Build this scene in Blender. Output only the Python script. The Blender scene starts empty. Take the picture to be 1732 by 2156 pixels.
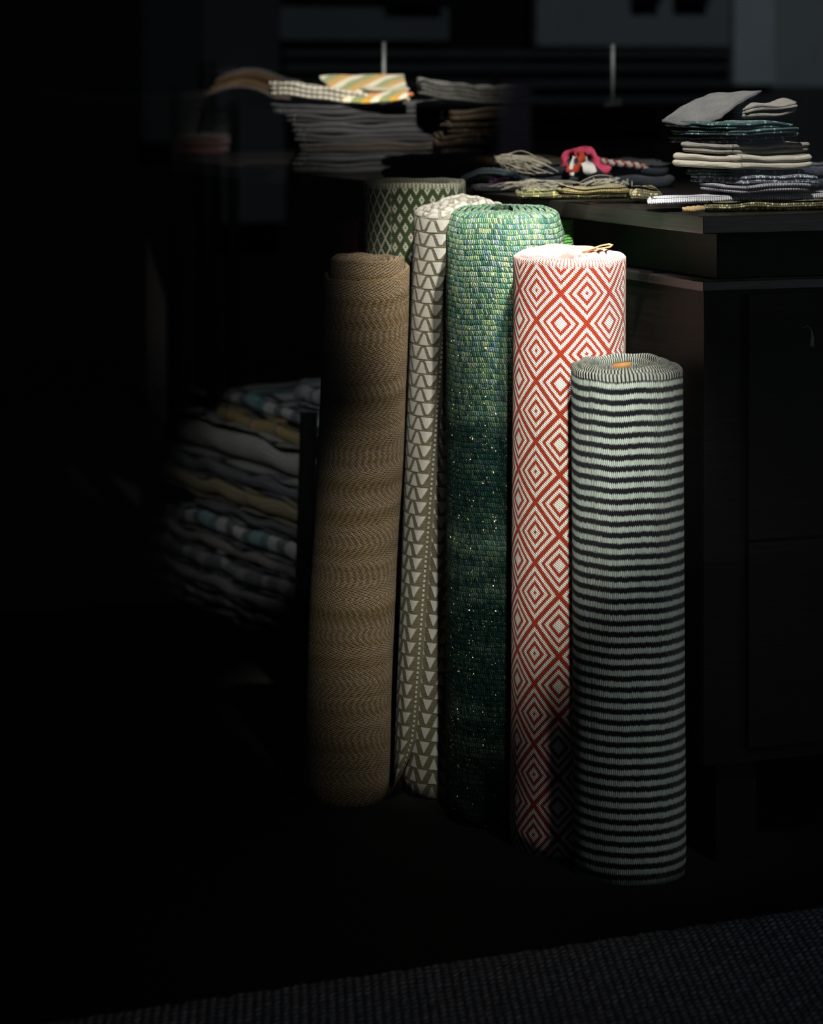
import bpy, math, random
from mathutils import Vector, Matrix
random.seed(7)
PI = math.pi
C = bpy.context.scene.collection
sc = bpy.context.scene

# ------------------------------------------------------------------ camera / light / exposure
F, HY, H = 6000.0, 140.0, 1.049          # focal length in px, horizon row, camera height
cam_d = bpy.data.cameras.new('camera'); cam = bpy.data.objects.new('camera', cam_d); C.objects.link(cam)
cam.location = (0, 0, H); cam.rotation_euler = (PI/2, 0, 0)
cam_d.sensor_fit = 'HORIZONTAL'; cam_d.sensor_width = 36.0
cam_d.lens = 36.0*F/1732
cam_d.shift_y = -(1078-HY)/1732
cam_d.clip_end = 100
cam_d.dof.use_dof = True; cam_d.dof.focus_distance = 3.8; cam_d.dof.aperture_fstop = 6.3
sc.camera = cam
sc.view_settings.view_transform = 'Standard'; sc.view_settings.look = 'None'
sc.view_settings.gamma = 1; sc.view_settings.use_curve_mapping = False
sc.view_settings.exposure = 0.0
w = bpy.data.worlds.new('street_sky'); sc.world = w; w.use_nodes = True
w.node_tree.nodes['Background'].inputs[0].default_value = (.35, .45, .6, 1)
w.node_tree.nodes['Background'].inputs[1].default_value = .15

TH = math.radians(21.5)                    # yaw of shop front and table
U = Vector((math.cos(TH), math.sin(TH), 0)); V = Vector((-math.sin(TH), math.cos(TH), 0))
VB = Vector((-.06, 1, 0)).normalized()   # how textiles lie back from their front edge
N = -V                                     # towards the street
G0 = Vector((0, 2.45, 0))                  # a point of the shop window plane

def px(x, y, d):
    return Vector(((x-866)/F*d, d, H-(y-HY)/F*d))
def pxt(x, y, z):                          # point of height z seen at pixel
    d = (H-z)*F/(y-HY); return Vector(((x-866)/F*d, d, z))

def look(o, target):
    o.rotation_euler = (Vector(target)-o.location).to_track_quat('-Z', 'Y').to_euler()
def spot(name, loc, tgt, power, size, blend, col, rad=.03):
    l = bpy.data.lights.new(name, 'SPOT'); l.energy = power; l.spot_size = math.radians(size)
    l.spot_blend = blend; l.color = col; l.shadow_soft_size = rad
    o = bpy.data.objects.new(name, l); C.objects.link(o); o.location = loc; look(o, tgt); return o
def sun(name, direction, strength, col, ang=1):
    l = bpy.data.lights.new(name, 'SUN'); l.energy = strength; l.color = col; l.angle = math.radians(ang)
    o = bpy.data.objects.new(name, l); C.objects.link(o); o.location = (0, 3, 6)
    o.rotation_euler = Vector(direction).to_track_quat('-Z', 'Y').to_euler(); return o
SUN_D = (N*math.cos(math.radians(38)) + Vector((0, 0, -math.sin(math.radians(38))))+U*.15).normalized()
sun('sun', SUN_D, 6.0, (.9, .97, 1.0))
spot('added_spot_rolls', (.40, 2.85, 2.35), (.235, 3.83, .79), 620, 9.5, 1.0, (1, .97, .93), .035)  # unseen lamp standing in for the sun patch on the red and green tops
spot('added_spot_upper', (.30, 2.85, 2.2), (.118, 4.06, .80), 400, 13.5, 1.0, (1, .97, .92), .03)  # added lamp without a fixture, a soft sun pool over the upper rolls
spot('added_spot_low', (.24, 2.62, 1.35), (.155, 3.9, .455), 130, 21, 1.0, (1, .98, .91), .03)  # added lamp in mid air for the light pool halfway down the rolls
spot('added_spot_fill', (.62, 2.70, 1.05), (.30, 3.85, .20), 12, 30, 1.0, (.97, .99, 1.0), .06)  # added weak fill that lifts the feet of the rolls
spot('added_spot_table', (.12, 2.8, 2.2), (.36, 4.08, .92), 250, 27, 1.0, (1, .98, .93), .03)  # unseen lamp added to brighten the right stack and the table middle
spot('added_spot_far', (.12, 3.4, 1.95), (-.10, 5.38, 1.0), 400, 16, 1.0, (1, .97, .9), .03)  # added lamp for the bright patch on the yellow striped cloth
spot('added_spot_back', (.1, 4.6, 2.4), (.42, 6.0, 1.03), 60, 9, 1.0, (1, .98, .95), .03)  # small unseen lamp added so the steel rod shows up
spot('added_spot_runners', (.0, 4.2, 2.1), (-.31, 6.1, 1.005), 75, 8.5, 1.0, (1, .97, .9), .03)  # added only to brighten the coloured runners
spot('added_spot_pile', (-.55, 2.9, 1.3), (-.25, 5.35, .27), 85, 12, 1.0, (.95, .98, 1.0), .03)  # unseen lamp added to reach the blankets under the table

# ------------------------------------------------------------------ object helpers
def tag(o, label=None, cat=None, group=None, kind=None):
    if label: o['label'] = label
    if cat: o['category'] = cat
    if group: o['group'] = group
    if kind: o['kind'] = kind
    return o
def mesh(name, verts, faces, mat, parent=None, uvs=None, smooth=True, loc=None):
    me = bpy.data.meshes.new(name)
    if loc is not None:
        loc = Vector(loc); verts = [Vector(v)-loc for v in verts]
    me.from_pydata([tuple(v) for v in verts], [], faces)
    if uvs is not None:
        l = me.uv_layers.new(name='UVMap')
        for p in me.polygons:
            for li, vi in zip(p.loop_indices, p.vertices): l.data[li].uv = uvs[vi]
    for p in me.polygons: p.use_smooth = smooth
    me.update()
    me.materials.append(mat)
    o = bpy.data.objects.new(name, me); C.objects.link(o)
    if loc is not None: o.location = loc
    if parent: o.parent = parent
    return o
def empty(name, loc=(0, 0, 0), **k):
    o = bpy.data.objects.new(name, None); C.objects.link(o); o.location = loc; tag(o, **k); return o
def under(o, p):                            # parent keeping world place (parents are never rotated)
    o.parent = p; o.location = Vector(o.location)-Vector(p.location); return o
def box_geo(o, a, b, c):                    # origin corner + three edge vectors
    o, a, b, c = Vector(o), Vector(a), Vector(b), Vector(c)
    v = [o, o+a, o+a+b, o+b, o+c, o+a+c, o+a+b+c, o+b+c]
    f = [(0, 3, 2, 1), (4, 5, 6, 7), (0, 1, 5, 4), (1, 2, 6, 5), (2, 3, 7, 6), (3, 0, 4, 7)]
    if a.cross(b).dot(c) < 0: f = [t[::-1] for t in f]
    return v, f
def box(name, o, a, b, c, mat, parent=None, bevel=0.0):
    v, f = box_geo(o, a, b, c)
    ob = mesh(name, v, f, mat, None, smooth=False, loc=v[0])
    if bevel:
        m = ob.modifiers.new('bevel', 'BEVEL'); m.width = bevel; m.segments = 2; m.limit_method = 'ANGLE'
    if parent: under(ob, parent)
    return ob
def tube_geo(pts, r, seg=8, taper=None):
    vs, fs = [], []; n = len(pts)
    pts = [Vector(p) for p in pts]
    for i, p in enumerate(pts):
        t = (pts[min(i+1, n-1)]-pts[max(i-1, 0)]).normalized()
        a = t.cross(Vector((0, 0, 1)));
        if a.length < 1e-3: a = t.cross(Vector((1, 0, 0)))
        a.normalize(); b = t.cross(a)
        rr = r if taper is None else r*taper(i/(n-1))
        for k in range(seg):
            an = 2*PI*k/seg; vs.append(p+a*rr*math.cos(an)+b*rr*math.sin(an))
    for i in range(n-1):
        for k in range(seg):
            k2 = (k+1) % seg; fs.append((i*seg+k, i*seg+k2, (i+1)*seg+k2, (i+1)*seg+k))
    fs.append(tuple(range(seg))[::-1]); fs.append(tuple(range((n-1)*seg, n*seg)))
    return vs, fs
def join(parts):
    vs, fs = [], []
    for v, f in parts:
        o = len(vs); vs += list(v); fs += [tuple(i+o for i in t) for t in f]
    return vs, fs

# ------------------------------------------------------------------ node expressions
class E:
    def __init__(s, nt, sock): s.nt, s.s = nt, sock
    def _m(s, op, *a, clamp=False):
        n = s.nt.nodes.new('ShaderNodeMath'); n.operation = op; n.use_clamp = clamp
        for i, x in enumerate((s,)+a):
            if isinstance(x, E): s.nt.links.new(x.s, n.inputs[i])
            else: n.inputs[i].default_value = x
        return E(s.nt, n.outputs[0])
    def __add__(s, o): return s._m('ADD', o)
    __radd__ = __add__
    def __sub__(s, o): return s._m('SUBTRACT', o)
    def __rsub__(s, o): return (s*-1)+o
    def __mul__(s, o): return s._m('MULTIPLY', o)
    __rmul__ = __mul__
    def __truediv__(s, o): return s._m('DIVIDE', o)
    def floor(s): return s._m('FLOOR')
    def frac(s): return s._m('FRACT')
    def abs(s): return s._m('ABSOLUTE')
    def sin(s): return s._m('SINE')
    def min(s, o): return s._m('MINIMUM', o)
    def max(s, o): return s._m('MAXIMUM', o)
    def sqrt(s): return s._m('SQRT')
    def gt(s, t, e=.001): return ((s-t)/(2*e)+.5)._m('ADD', 0.0, clamp=True)     # soft step
    def lt(s, t, e=.001): return 1-s.gt(t, e)
class Mat:
    def __init__(s, name, rough=.9, spec=.25, sheen=0.0):
        s.m = bpy.data.materials.new(name); s.m.use_nodes = True; s.nt = s.m.node_tree
        s.b = s.nt.nodes['Principled BSDF']; s.b.inputs['Roughness'].default_value = rough
        s.b.inputs['Specular IOR Level'].default_value = spec
        if sheen: s.b.inputs['Sheen Weight'].default_value = sheen; s.b.inputs['Sheen Roughness'].default_value = .5
    def uv(s):
        t = s.nt.nodes.new('ShaderNodeTexCoord'); x = s.nt.nodes.new('ShaderNodeSeparateXYZ')
        s.nt.links.new(t.outputs['UV'], x.inputs[0]); return E(s.nt, x.outputs[0]), E(s.nt, x.outputs[1])
    def obj(s):
        t = s.nt.nodes.new('ShaderNodeTexCoord'); return t.outputs['Object']
    def vec(s, *a):
        c = s.nt.nodes.new('ShaderNodeCombineXYZ')
        for i, x in enumerate(a):
            if isinstance(x, E): s.nt.links.new(x.s, c.inputs[i])
            else: c.inputs[i].default_value = x
        return c.outputs[0]
    def white(s, *a):
        n = s.nt.nodes.new('ShaderNodeTexWhiteNoise'); n.noise_dimensions = '3D'
        s.nt.links.new(s.vec(*a), n.inputs['Vector']); return E(s.nt, n.outputs['Value'])
    def whitec(s, *a):
        n = s.nt.nodes.new('ShaderNodeTexWhiteNoise'); n.noise_dimensions = '3D'
        s.nt.links.new(s.vec(*a), n.inputs['Vector']); return n.outputs['Color']
    def noise(s, vec, scale, detail=3):
        n = s.nt.nodes.new('ShaderNodeTexNoise'); n.inputs['Scale'].default_value = scale; n.inputs['Detail'].default_value = detail
        s.nt.links.new(vec, n.inputs['Vector']); return E(s.nt, n.outputs['Fac'])
    def mix(s, f, a, b):
        n = s.nt.nodes.new('ShaderNodeMix'); n.data_type = 'RGBA'
        for k, x in ((0, f), (6, a), (7, b)):
            if isinstance(x, E): s.nt.links.new(x.s, n.inputs[k])
            elif hasattr(x, 'is_output'): s.nt.links.new(x, n.inputs[k])
            elif k == 0: n.inputs[k].default_value = x
            else: n.inputs[k].default_value = (*x, 1)
        return n.outputs[2]
    def scale(s, col, f):                      # multiply a colour by a factor
        n = s.nt.nodes.new('ShaderNodeVectorMath'); n.operation = 'SCALE'
        s.nt.links.new(col, n.inputs[0]); s.nt.links.new(f.s, n.inputs[3]); return n.outputs[0]
    def ramp(s, f, stops, interp='LINEAR'):
        n = s.nt.nodes.new('ShaderNodeValToRGB'); cr = n.color_ramp; cr.interpolation = interp
        while len(cr.elements) < len(stops): cr.elements.new(.5)
        for e, (p, c) in zip(cr.elements, stops): e.position = p; e.color = (*c, 1)
        s.nt.links.new(f.s, n.inputs[0]); return n.outputs[0]
    def color(s, c):
        if hasattr(c, 'is_output'): s.nt.links.new(c, s.b.inputs['Base Color'])
        else: s.b.inputs['Base Color'].default_value = (*c, 1)
    def bump(s, h, dist=.002, strength=1.0):
        n = s.nt.nodes.new('ShaderNodeBump'); n.inputs['Distance'].default_value = dist; n.inputs['Strength'].default_value = strength
        s.nt.links.new(h.s, n.inputs['Height']); s.nt.links.new(n.outputs[0], s.b.inputs['Normal'])

def plain(name, col, rough=.8, spec=.3, noise=.0, scale=30, metallic=0):
    m = Mat(name, rough, spec)
    if noise:
        n = m.noise(m.obj(), scale, 4); m.color(m.mix((n-.5)*2*1.0+.5, tuple(c*(1-noise) for c in col), tuple(c*(1+noise) for c in col)))
    else: m.color(col)
    m.b.inputs['Metallic'].default_value = metallic
    return m.m
def wood(name, col, rough=.35):
    m = Mat(name, rough, .5); t = m.nt.nodes.new('ShaderNodeMapping'); t.inputs['Scale'].default_value = (3, 3, 90)
    m.nt.links.new(m.obj(), t.inputs['Vector'])
    n = m.noise(t.outputs[0], 2.2, 5)
    m.color(m.ramp(n, [(.3, tuple(c*.55 for c in col)), (.55, col), (.75, tuple(c*1.5 for c in col))]))
    m.bump(n, .0006, .6); return m.m
def fabric(name, cols, rows=.0042, col_w=.0032, stripes=None, skew=.12, speck=None, soft=.25, bump=.0012, patch=12, ndetail=3):
    """Woven cloth: stitch grid in UV metres, colour from noise between cols, optional stripes across u, optional bright stitches."""
    m = Mat(name, .92, .15, .15); u, v = m.uv()
    r = (v/rows).floor(); cu = u/col_w + m.white(r, 1.0, 2.0)*.5; ci = cu.floor()
    fu = (cu.frac()-.5).abs()*2; fv = ((v/rows).frac()-.5).abs()*2
    hgt = (1-fu*fu)*(1-fv*fv)
    rnd = m.white(ci, r, 3.0)
    big = m.noise(m.vec(u, v, 0.0), patch, ndetail)
    k = len(cols); base = m.ramp(big*.7+rnd*.3, [((.25+.5*i/max(1, k-1)), c) for i, c in enumerate(cols)])
    if stripes:
        per, lst = stripes
        f = ((u+v*skew)/per+big*.06).frac(); base = m.ramp(f, lst, 'CONSTANT')
    if speck:
        colr, th = speck
        base = m.mix(rnd.gt(th, .02), base, colr)
    m.color(m.scale(base, hgt*soft*1.6+(1-soft)))
    m.bump(hgt+m.noise(m.vec(u, v, 0.0), 900, 2)*.5, bump); return m.m

# --- patterned rugs (u = metres round the roll from the camera-facing side, v = metres below the rim, negative)
WHITE = (.72, .70, .60)
def rug_striped():
    m = Mat('striped_wool', .95, .15, .1); u, v = m.uv()
    cw = .00285; cu = u/cw; ci = cu.floor(); f = (cu.frac()-.5).abs()*2
    j = m.white(ci, 0.0, (v/.0142).floor())
    vv = v+ (f-.5)*.0022*1.0 + (j-.5)*.0012
    s = (vv/.0142+.28).frac()
    wh = (s-.5).abs().lt(.248, .035)
    tone = m.white(ci, 5.0, 1.0)*.25+m.noise(m.vec(u*1.0, v*.15, 0.0), 90, 2)*.35+.58
    body = m.mix(wh, (.006, .006, .010), (.50, .58, .50))
    su = u/.0056+v*20; sf = (su.frac()-.5).abs()*2
    cap = m.mix(sf.lt(.62, .12), (.02, .010, .018), (.42, .46, .38))
    col = m.mix((v).gt(-.006, .0015), body, cap)
    h1 = 1-f*f; h2 = 1-sf*sf
    k = v.gt(-.006, .001)
    m.color(m.scale(col, tone)); m.bump((1-k)*(h1*.6+wh*.5)+k*h2*1.6, .0014); return m.m
def rug_diamond():
    m = Mat('diamond_wool', .95, .12, .1); u, v = m.uv()
    cw = .0024; vw = .0030
    cu = u/cw; ci = cu.floor(); f = (cu.frac()-.5).abs()*2
    uu = u; vv = v+(f-.5)*.0018
    a = (((uu-.023)/.074+.5).frac()-.5).abs(); b = (((vv+.037)/.0807+.5).frac()-.5).abs()
    p1 = (a+b)*2; p = p1.min(2-p1); e = .022
    red = p.lt(.08, e)*p1.lt(1.0, .01) + p.gt(.25, e)*p.lt(.42, e) + p.gt(.575, e)*p.lt(.725, e) + p.gt(.885, e)
    # slanted rope-like stitches
    q = ((u/cw*.5+v/vw)); qf = (q.frac()-.5).abs()*2
    h = (1-qf*qf)*.6+(1-f*f)*.4
    col = m.mix(red, (.80, .76, .66), (.36, .034, .011))
    su = (u/.0052).frac(); capk = v.gt(-.002, .002)
    cap = m.mix((su-.5).abs().lt(.30, .06), (.60, .13, .08), (.80, .74, .66))
    col = m.mix(capk, col, cap)
    m.color(m.scale(col, h*.42+.66)); m.bump(h+red*-.25, .0012); return m.m
def rug_green():
    m = Mat('green_tweed', .9, .06); u, v = m.uv()
    wob_ = m.noise(m.vec(u, v, 5.0), 160, 2)-.5
    rv = (v+wob_*.0042)/.0074; ri = rv.floor(); cu = u/.0033 + m.white(ri, 9.0, 0.0)*.9+rv.frac()*.45+(m.noise(m.vec(u, v, 9.0), 260, 2)-.5)*.9; ci = cu.floor()
    fu = (cu.frac()-.5).abs()*2; fv = (rv.frac()-.5).abs()*2
    h = (1-fu*fu)*(1-fv*fv*fv*fv)
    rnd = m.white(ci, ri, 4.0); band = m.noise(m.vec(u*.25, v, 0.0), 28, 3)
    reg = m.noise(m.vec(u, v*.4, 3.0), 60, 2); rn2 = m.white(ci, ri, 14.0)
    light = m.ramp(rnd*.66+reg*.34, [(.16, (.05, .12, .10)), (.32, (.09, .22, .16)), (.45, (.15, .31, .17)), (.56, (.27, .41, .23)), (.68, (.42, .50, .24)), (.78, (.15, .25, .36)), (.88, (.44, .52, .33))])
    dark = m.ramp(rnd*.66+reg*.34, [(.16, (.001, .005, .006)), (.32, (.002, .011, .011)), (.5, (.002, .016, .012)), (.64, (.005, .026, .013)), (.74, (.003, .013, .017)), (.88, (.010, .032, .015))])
    k = (v*-1).gt(.17, .14)                 # mixes from pale greens at the top end to deep teal lower down
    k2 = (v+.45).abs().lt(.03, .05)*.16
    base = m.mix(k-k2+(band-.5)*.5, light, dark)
    strand = m.noise(m.vec(u*1.0, v*.12, 0.0), 1500, 2)
    base = m.scale(base, h*.50+.26+strand*.6+rn2*.14)
    # glittering metallic yarn: tiny flecks with random facing
    g = .0019; gi, gj = (u/g).floor(), (v/g).floor()
    yarn = m.white((u/.0068).floor(), 2.0, 8.0).gt(.45, .01)
    dx = ((u/g).frac()-.5); dy = ((v/g).frac()-.5)
    fleck = m.white(gi, gj, 7.0).gt(.935, .001)*(dx*dx+dy*dy).lt(.16, .03)*(yarn*.75+.25).gt(.5+0.0, .3)
    base = m.mix(fleck, base, (1.0, .80, .42))
    m.color(base)
    m.nt.links.new((fleck*1.0).s, m.b.inputs['Metallic']); m.nt.links.new((.85-fleck*.5).s, m.b.inputs['Roughness'])
    bn = m.nt.nodes.new('ShaderNodeBump'); bn.inputs['Distance'].default_value = .0018
    m.nt.links.new(h.s, bn.inputs['Height'])
    # random tilt on flecks only
    mp = m.nt.nodes.new('ShaderNodeVectorMath'); mp.operation = 'SUBTRACT'; mp.inputs[1].default_value = (.5, .5, .5)
    m.nt.links.new(m.whitec(gi, gj, 11.0), mp.inputs[0])
    sc_ = m.nt.nodes.new('ShaderNodeVectorMath'); sc_.operation = 'SCALE'; m.nt.links.new(mp.outputs[0], sc_.inputs[0]); m.nt.links.new((fleck*1.6).s, sc_.inputs[3])
    ad = m.nt.nodes.new('ShaderNodeVectorMath'); ad.operation = 'ADD'; m.nt.links.new(bn.outputs[0], ad.inputs[0]); m.nt.links.new(sc_.outputs[0], ad.inputs[1])
    nm = m.nt.nodes.new('ShaderNodeVectorMath'); nm.operation = 'NORMALIZE'; m.nt.links.new(ad.outputs[0], nm.inputs[0])
    m.nt.links.new(nm.outputs[0], m.b.inputs['Normal']); return m.m
def rug_arrow(total):
    m = Mat('arrow_weave', .95, .12, .1); u, v = m.uv()      # u = metres from the outer end of the rug
    per, cwid = .0203, .0345
    j = (m.noise(m.vec(u, v, 0.0), 700, 2)-.5)*.0022
    lap = u.gt(.15, .0001)                                   # the turn underneath
    u0 = u-.0015-lap*(total-.0305)
    f = (u0/cwid)
    t = ((v+j)/per).frac()
    a = (f.frac()-.5)+j*10
    fat = v.gt(-.42, .12)                                    # upper rows carry fatter, teardrop triangles
    tri = (a.abs()*2).lt(t*(.56+fat*.15)+fat*.05, .03)*t.lt(.88, .03)*t.gt(.10, .04)
    fb = ((f+.5).frac()-.5).abs()*2
    t2 = ((v-j)/per+.16).frac()
    tri2 = fb.lt((1-t2)*(.46+fat*.16)+fat*.06, .03)*t2.gt(.14, .03)*t2.lt(.92, .04)
    k = tri.max(tri2)
    border = u.lt(.0095, .0004)
    dot = ((u-.0052).abs().lt(.0014, .0004))*(((v/.0070).frac()-.5).abs().lt(.27, .06))
    k = k*(1-border)+dot*border
    ru = (u/.0017).frac(); rv = (v/.0022).frac()
    h = (1-((ru-.5)*2)*((ru-.5)*2))*.5*(k*.8+.2)+(1-((rv-.5)*2)*((rv-.5)*2))*.5*(1-k)+k*1.3
    col = m.mix(k, (.115, .100, .055), (.47, .455, .39))
    capk = v.gt(-.004, .003)
    col = m.mix(capk*.5, col, (.45, .42, .35))
    m.color(m.scale(col, m.noise(m.vec(u*1.0, v*.2, 0.0), 1200, 2)*.5+.72)); m.bump(h, .0013); return m.m
def rug_tan():
    m = Mat('tan_herringbone', .95, .15, .1); u, v = m.uv()
    z = (v/.052+m.noise(m.vec(0.0, v, 0.0), 14, 1)*.7)
    tri = ((z.frac()-.5).abs()*.052*2)
    side = ((u/.085).frac()-.5).abs()*.03
    dg = (u*.62 + tri*1.15+side*0.0)/.0060
    df = (dg.frac()-.5).abs()*2
    rv = (v/.0021); cu = u/.0045+rv.floor()*.37; fu = (cu.frac()-.5).abs()*2; fv = (rv.frac()-.5).abs()*2
    rnd = m.white(cu.floor(), rv.floor(), 1.0)
    h = (1-fu*fu)*(1-fv*fv)*.7+(1-df)*.8
    band = m.noise(m.vec(u*.012, v, 0.0), 42, 3)
    base = m.ramp(band, [(.30, (.26, .18, .075)), (.45, (.33, .23, .11)), (.56, (.42, .30, .18)), (.7, (.34, .24, .12))])
    m.color(m.scale(base, (1-df)*.75+(1-fu)*(1-fv)*.9*(rnd*.9+.6)+.18)); m.bump(h, .002); return m.m
def rug_gw():
    m = Mat('green_white_lozenge', .95, .12, .1); u, v = m.uv()
    PU, PV = .0169, .0285
    j = (m.noise(m.vec(u, v, 0.0), 500, 2)-.5)*.10
    a = (((u/PU)+.5).frac()-.5).abs(); b = ((((v+.006)/PV)+.5).frac()-.5).abs()
    p1 = (a+b)*2+j; p = p1.min(2-p1)
    lozenge = p.gt(.17, .06)*p.lt(.54, .06)
    net = p.gt(.80, .06)+p.lt(.10, .05)*.6
    left = u.lt(-.040, .002)
    k = lozenge*(1-left)+net*left
    f = ((u/.0021).frac()-.5).abs()*2; g = ((v/.0028).frac()-.5).abs()*2
    h = (1-f*f)*.5+(1-g*g)*.5
    col = m.mix(k, (.038, .060, .020), (.50, .48, .36))
    capk = v.gt(-.0035, .002); cs = ((u/.0062).frac()-.5).abs().lt(.33, .05)
    col = m.mix(capk, col, m.mix(cs, (.10, .11, .05), (.44, .42, .31)))
    m.color(m.scale(col, h*.45+.62)); m.bump(h+k*.4, .0012); return m.m
def rug_plain(name, c1, c2):
    m = Mat(name, .95, .12, .1); u, v = m.uv()
    rv = v/.0042; fv = (rv.frac()-.5).abs()*2; cu = u/.0026; fu = (cu.frac()-.5).abs()*2
    h = (1-fv*fv)*.8+(1-fu*fu)*.3
    m.color(m.scale(m.mix(m.white(cu.floor(), rv.floor(), 0.0), c1, c2), h*.5+.5)); m.bump(h, .0015); return m.m

# ------------------------------------------------------------------ rolled rug mesh
def roll(name, base, R, h, mat, thick=.009, turns=6, a_start=2.7, lean=(0, 0), ztop=None, shear=0.0, from_edge=False,
         flap=None, bulge=None, inner_drop=0.0, wob=.0012, round_r=None, nseg=84, sq=0.0, parent=None):
    bx, by = base; verts, faces, uvs = [], [], []
    rr = thick*.48 if round_r is None else round_r
    NZ = 30
    prof = []                                # (radial offset from outer face, z offset kind, v)
    for i in range(NZ+1): prof.append(('o', i/NZ))
    for k in range(1, 6): prof.append(('r', k/6))
    prof += [('i', q) for q in (0, .04, .14, .27, .4, .53, .66, .79, .9, 1)]
    M = len(prof); steps = int(turns*nseg)
    rnd = random.Random(hash(name) % 1000 + int(R*1e5))
    ph = [rnd.random()*6.28 for _ in range(6)]
    for s in range(steps+1):
        A = 2*PI*s/nseg                     # angle travelled from the outer end, going left over the front
        r_out = R-thick*A/(2*PI)*1.02
        if r_out < thick*1.4: break
        turn = A/(2*PI)
        ang = a_start-A
        zt = h+(ztop(turn, ang) if ztop else 0)+wob*math.sin(3*A+ph[0])+wob*.7*math.sin(7.3*A+ph[1])-inner_drop*turn
        arc = R*A-thick*A*A/(4*PI)
        for kind, q in prof:
            if kind == 'o':
                z = q*(zt-rr) if q > .02 else 0.0; off = 0.0; v = (q-1)*(h-rr)
                if q == 0: off = .0015
            elif kind == 'r':
                an = q*PI; z = zt-rr+rr*math.sin(an); off = (thick*.94)*(1-math.cos(an))/2; v = q*rr*PI
            else:
                z = (zt-rr)*(1-q); off = thick*.94; v = rr*PI+q*zt
            sh = shear*(h-z)/R
            a = ang-sh
            tp_ = min(1.0, A/.22+.08); r = r_out-thick*.9*(1-tp_)-off*tp_
            if bulge: r += bulge(z/h, a)
            r *= 1+sq*math.cos(2*a)
            X = r*math.sin(a); Y = -r*math.cos(a)
            if flap and A < flap[0]:
                k = (1-A/flap[0])**1.6*max(0, 1-z/flap[1])**1.5
                X += k*flap[2]; Y += k*flap[3]
            verts.append((bx+X+lean[0]*z/h, by+Y+lean[1]*z/h, z))
            uvs.append((arc if from_edge else R*(a if A < 2*PI else ang), v))
    S = len(verts)//M
    for s in range(S-1):
        for k in range(M-1):
            a, b = s*M+k, (s+1)*M+k
            faces.append((a, a+1, b+1, b))
        faces.append((s*M+M-1, s*M, (s+1)*M, (s+1)*M+M-1))
    return mesh(name, verts, faces, mat, parent, uvs, loc=(bx, by, 0))

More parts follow.
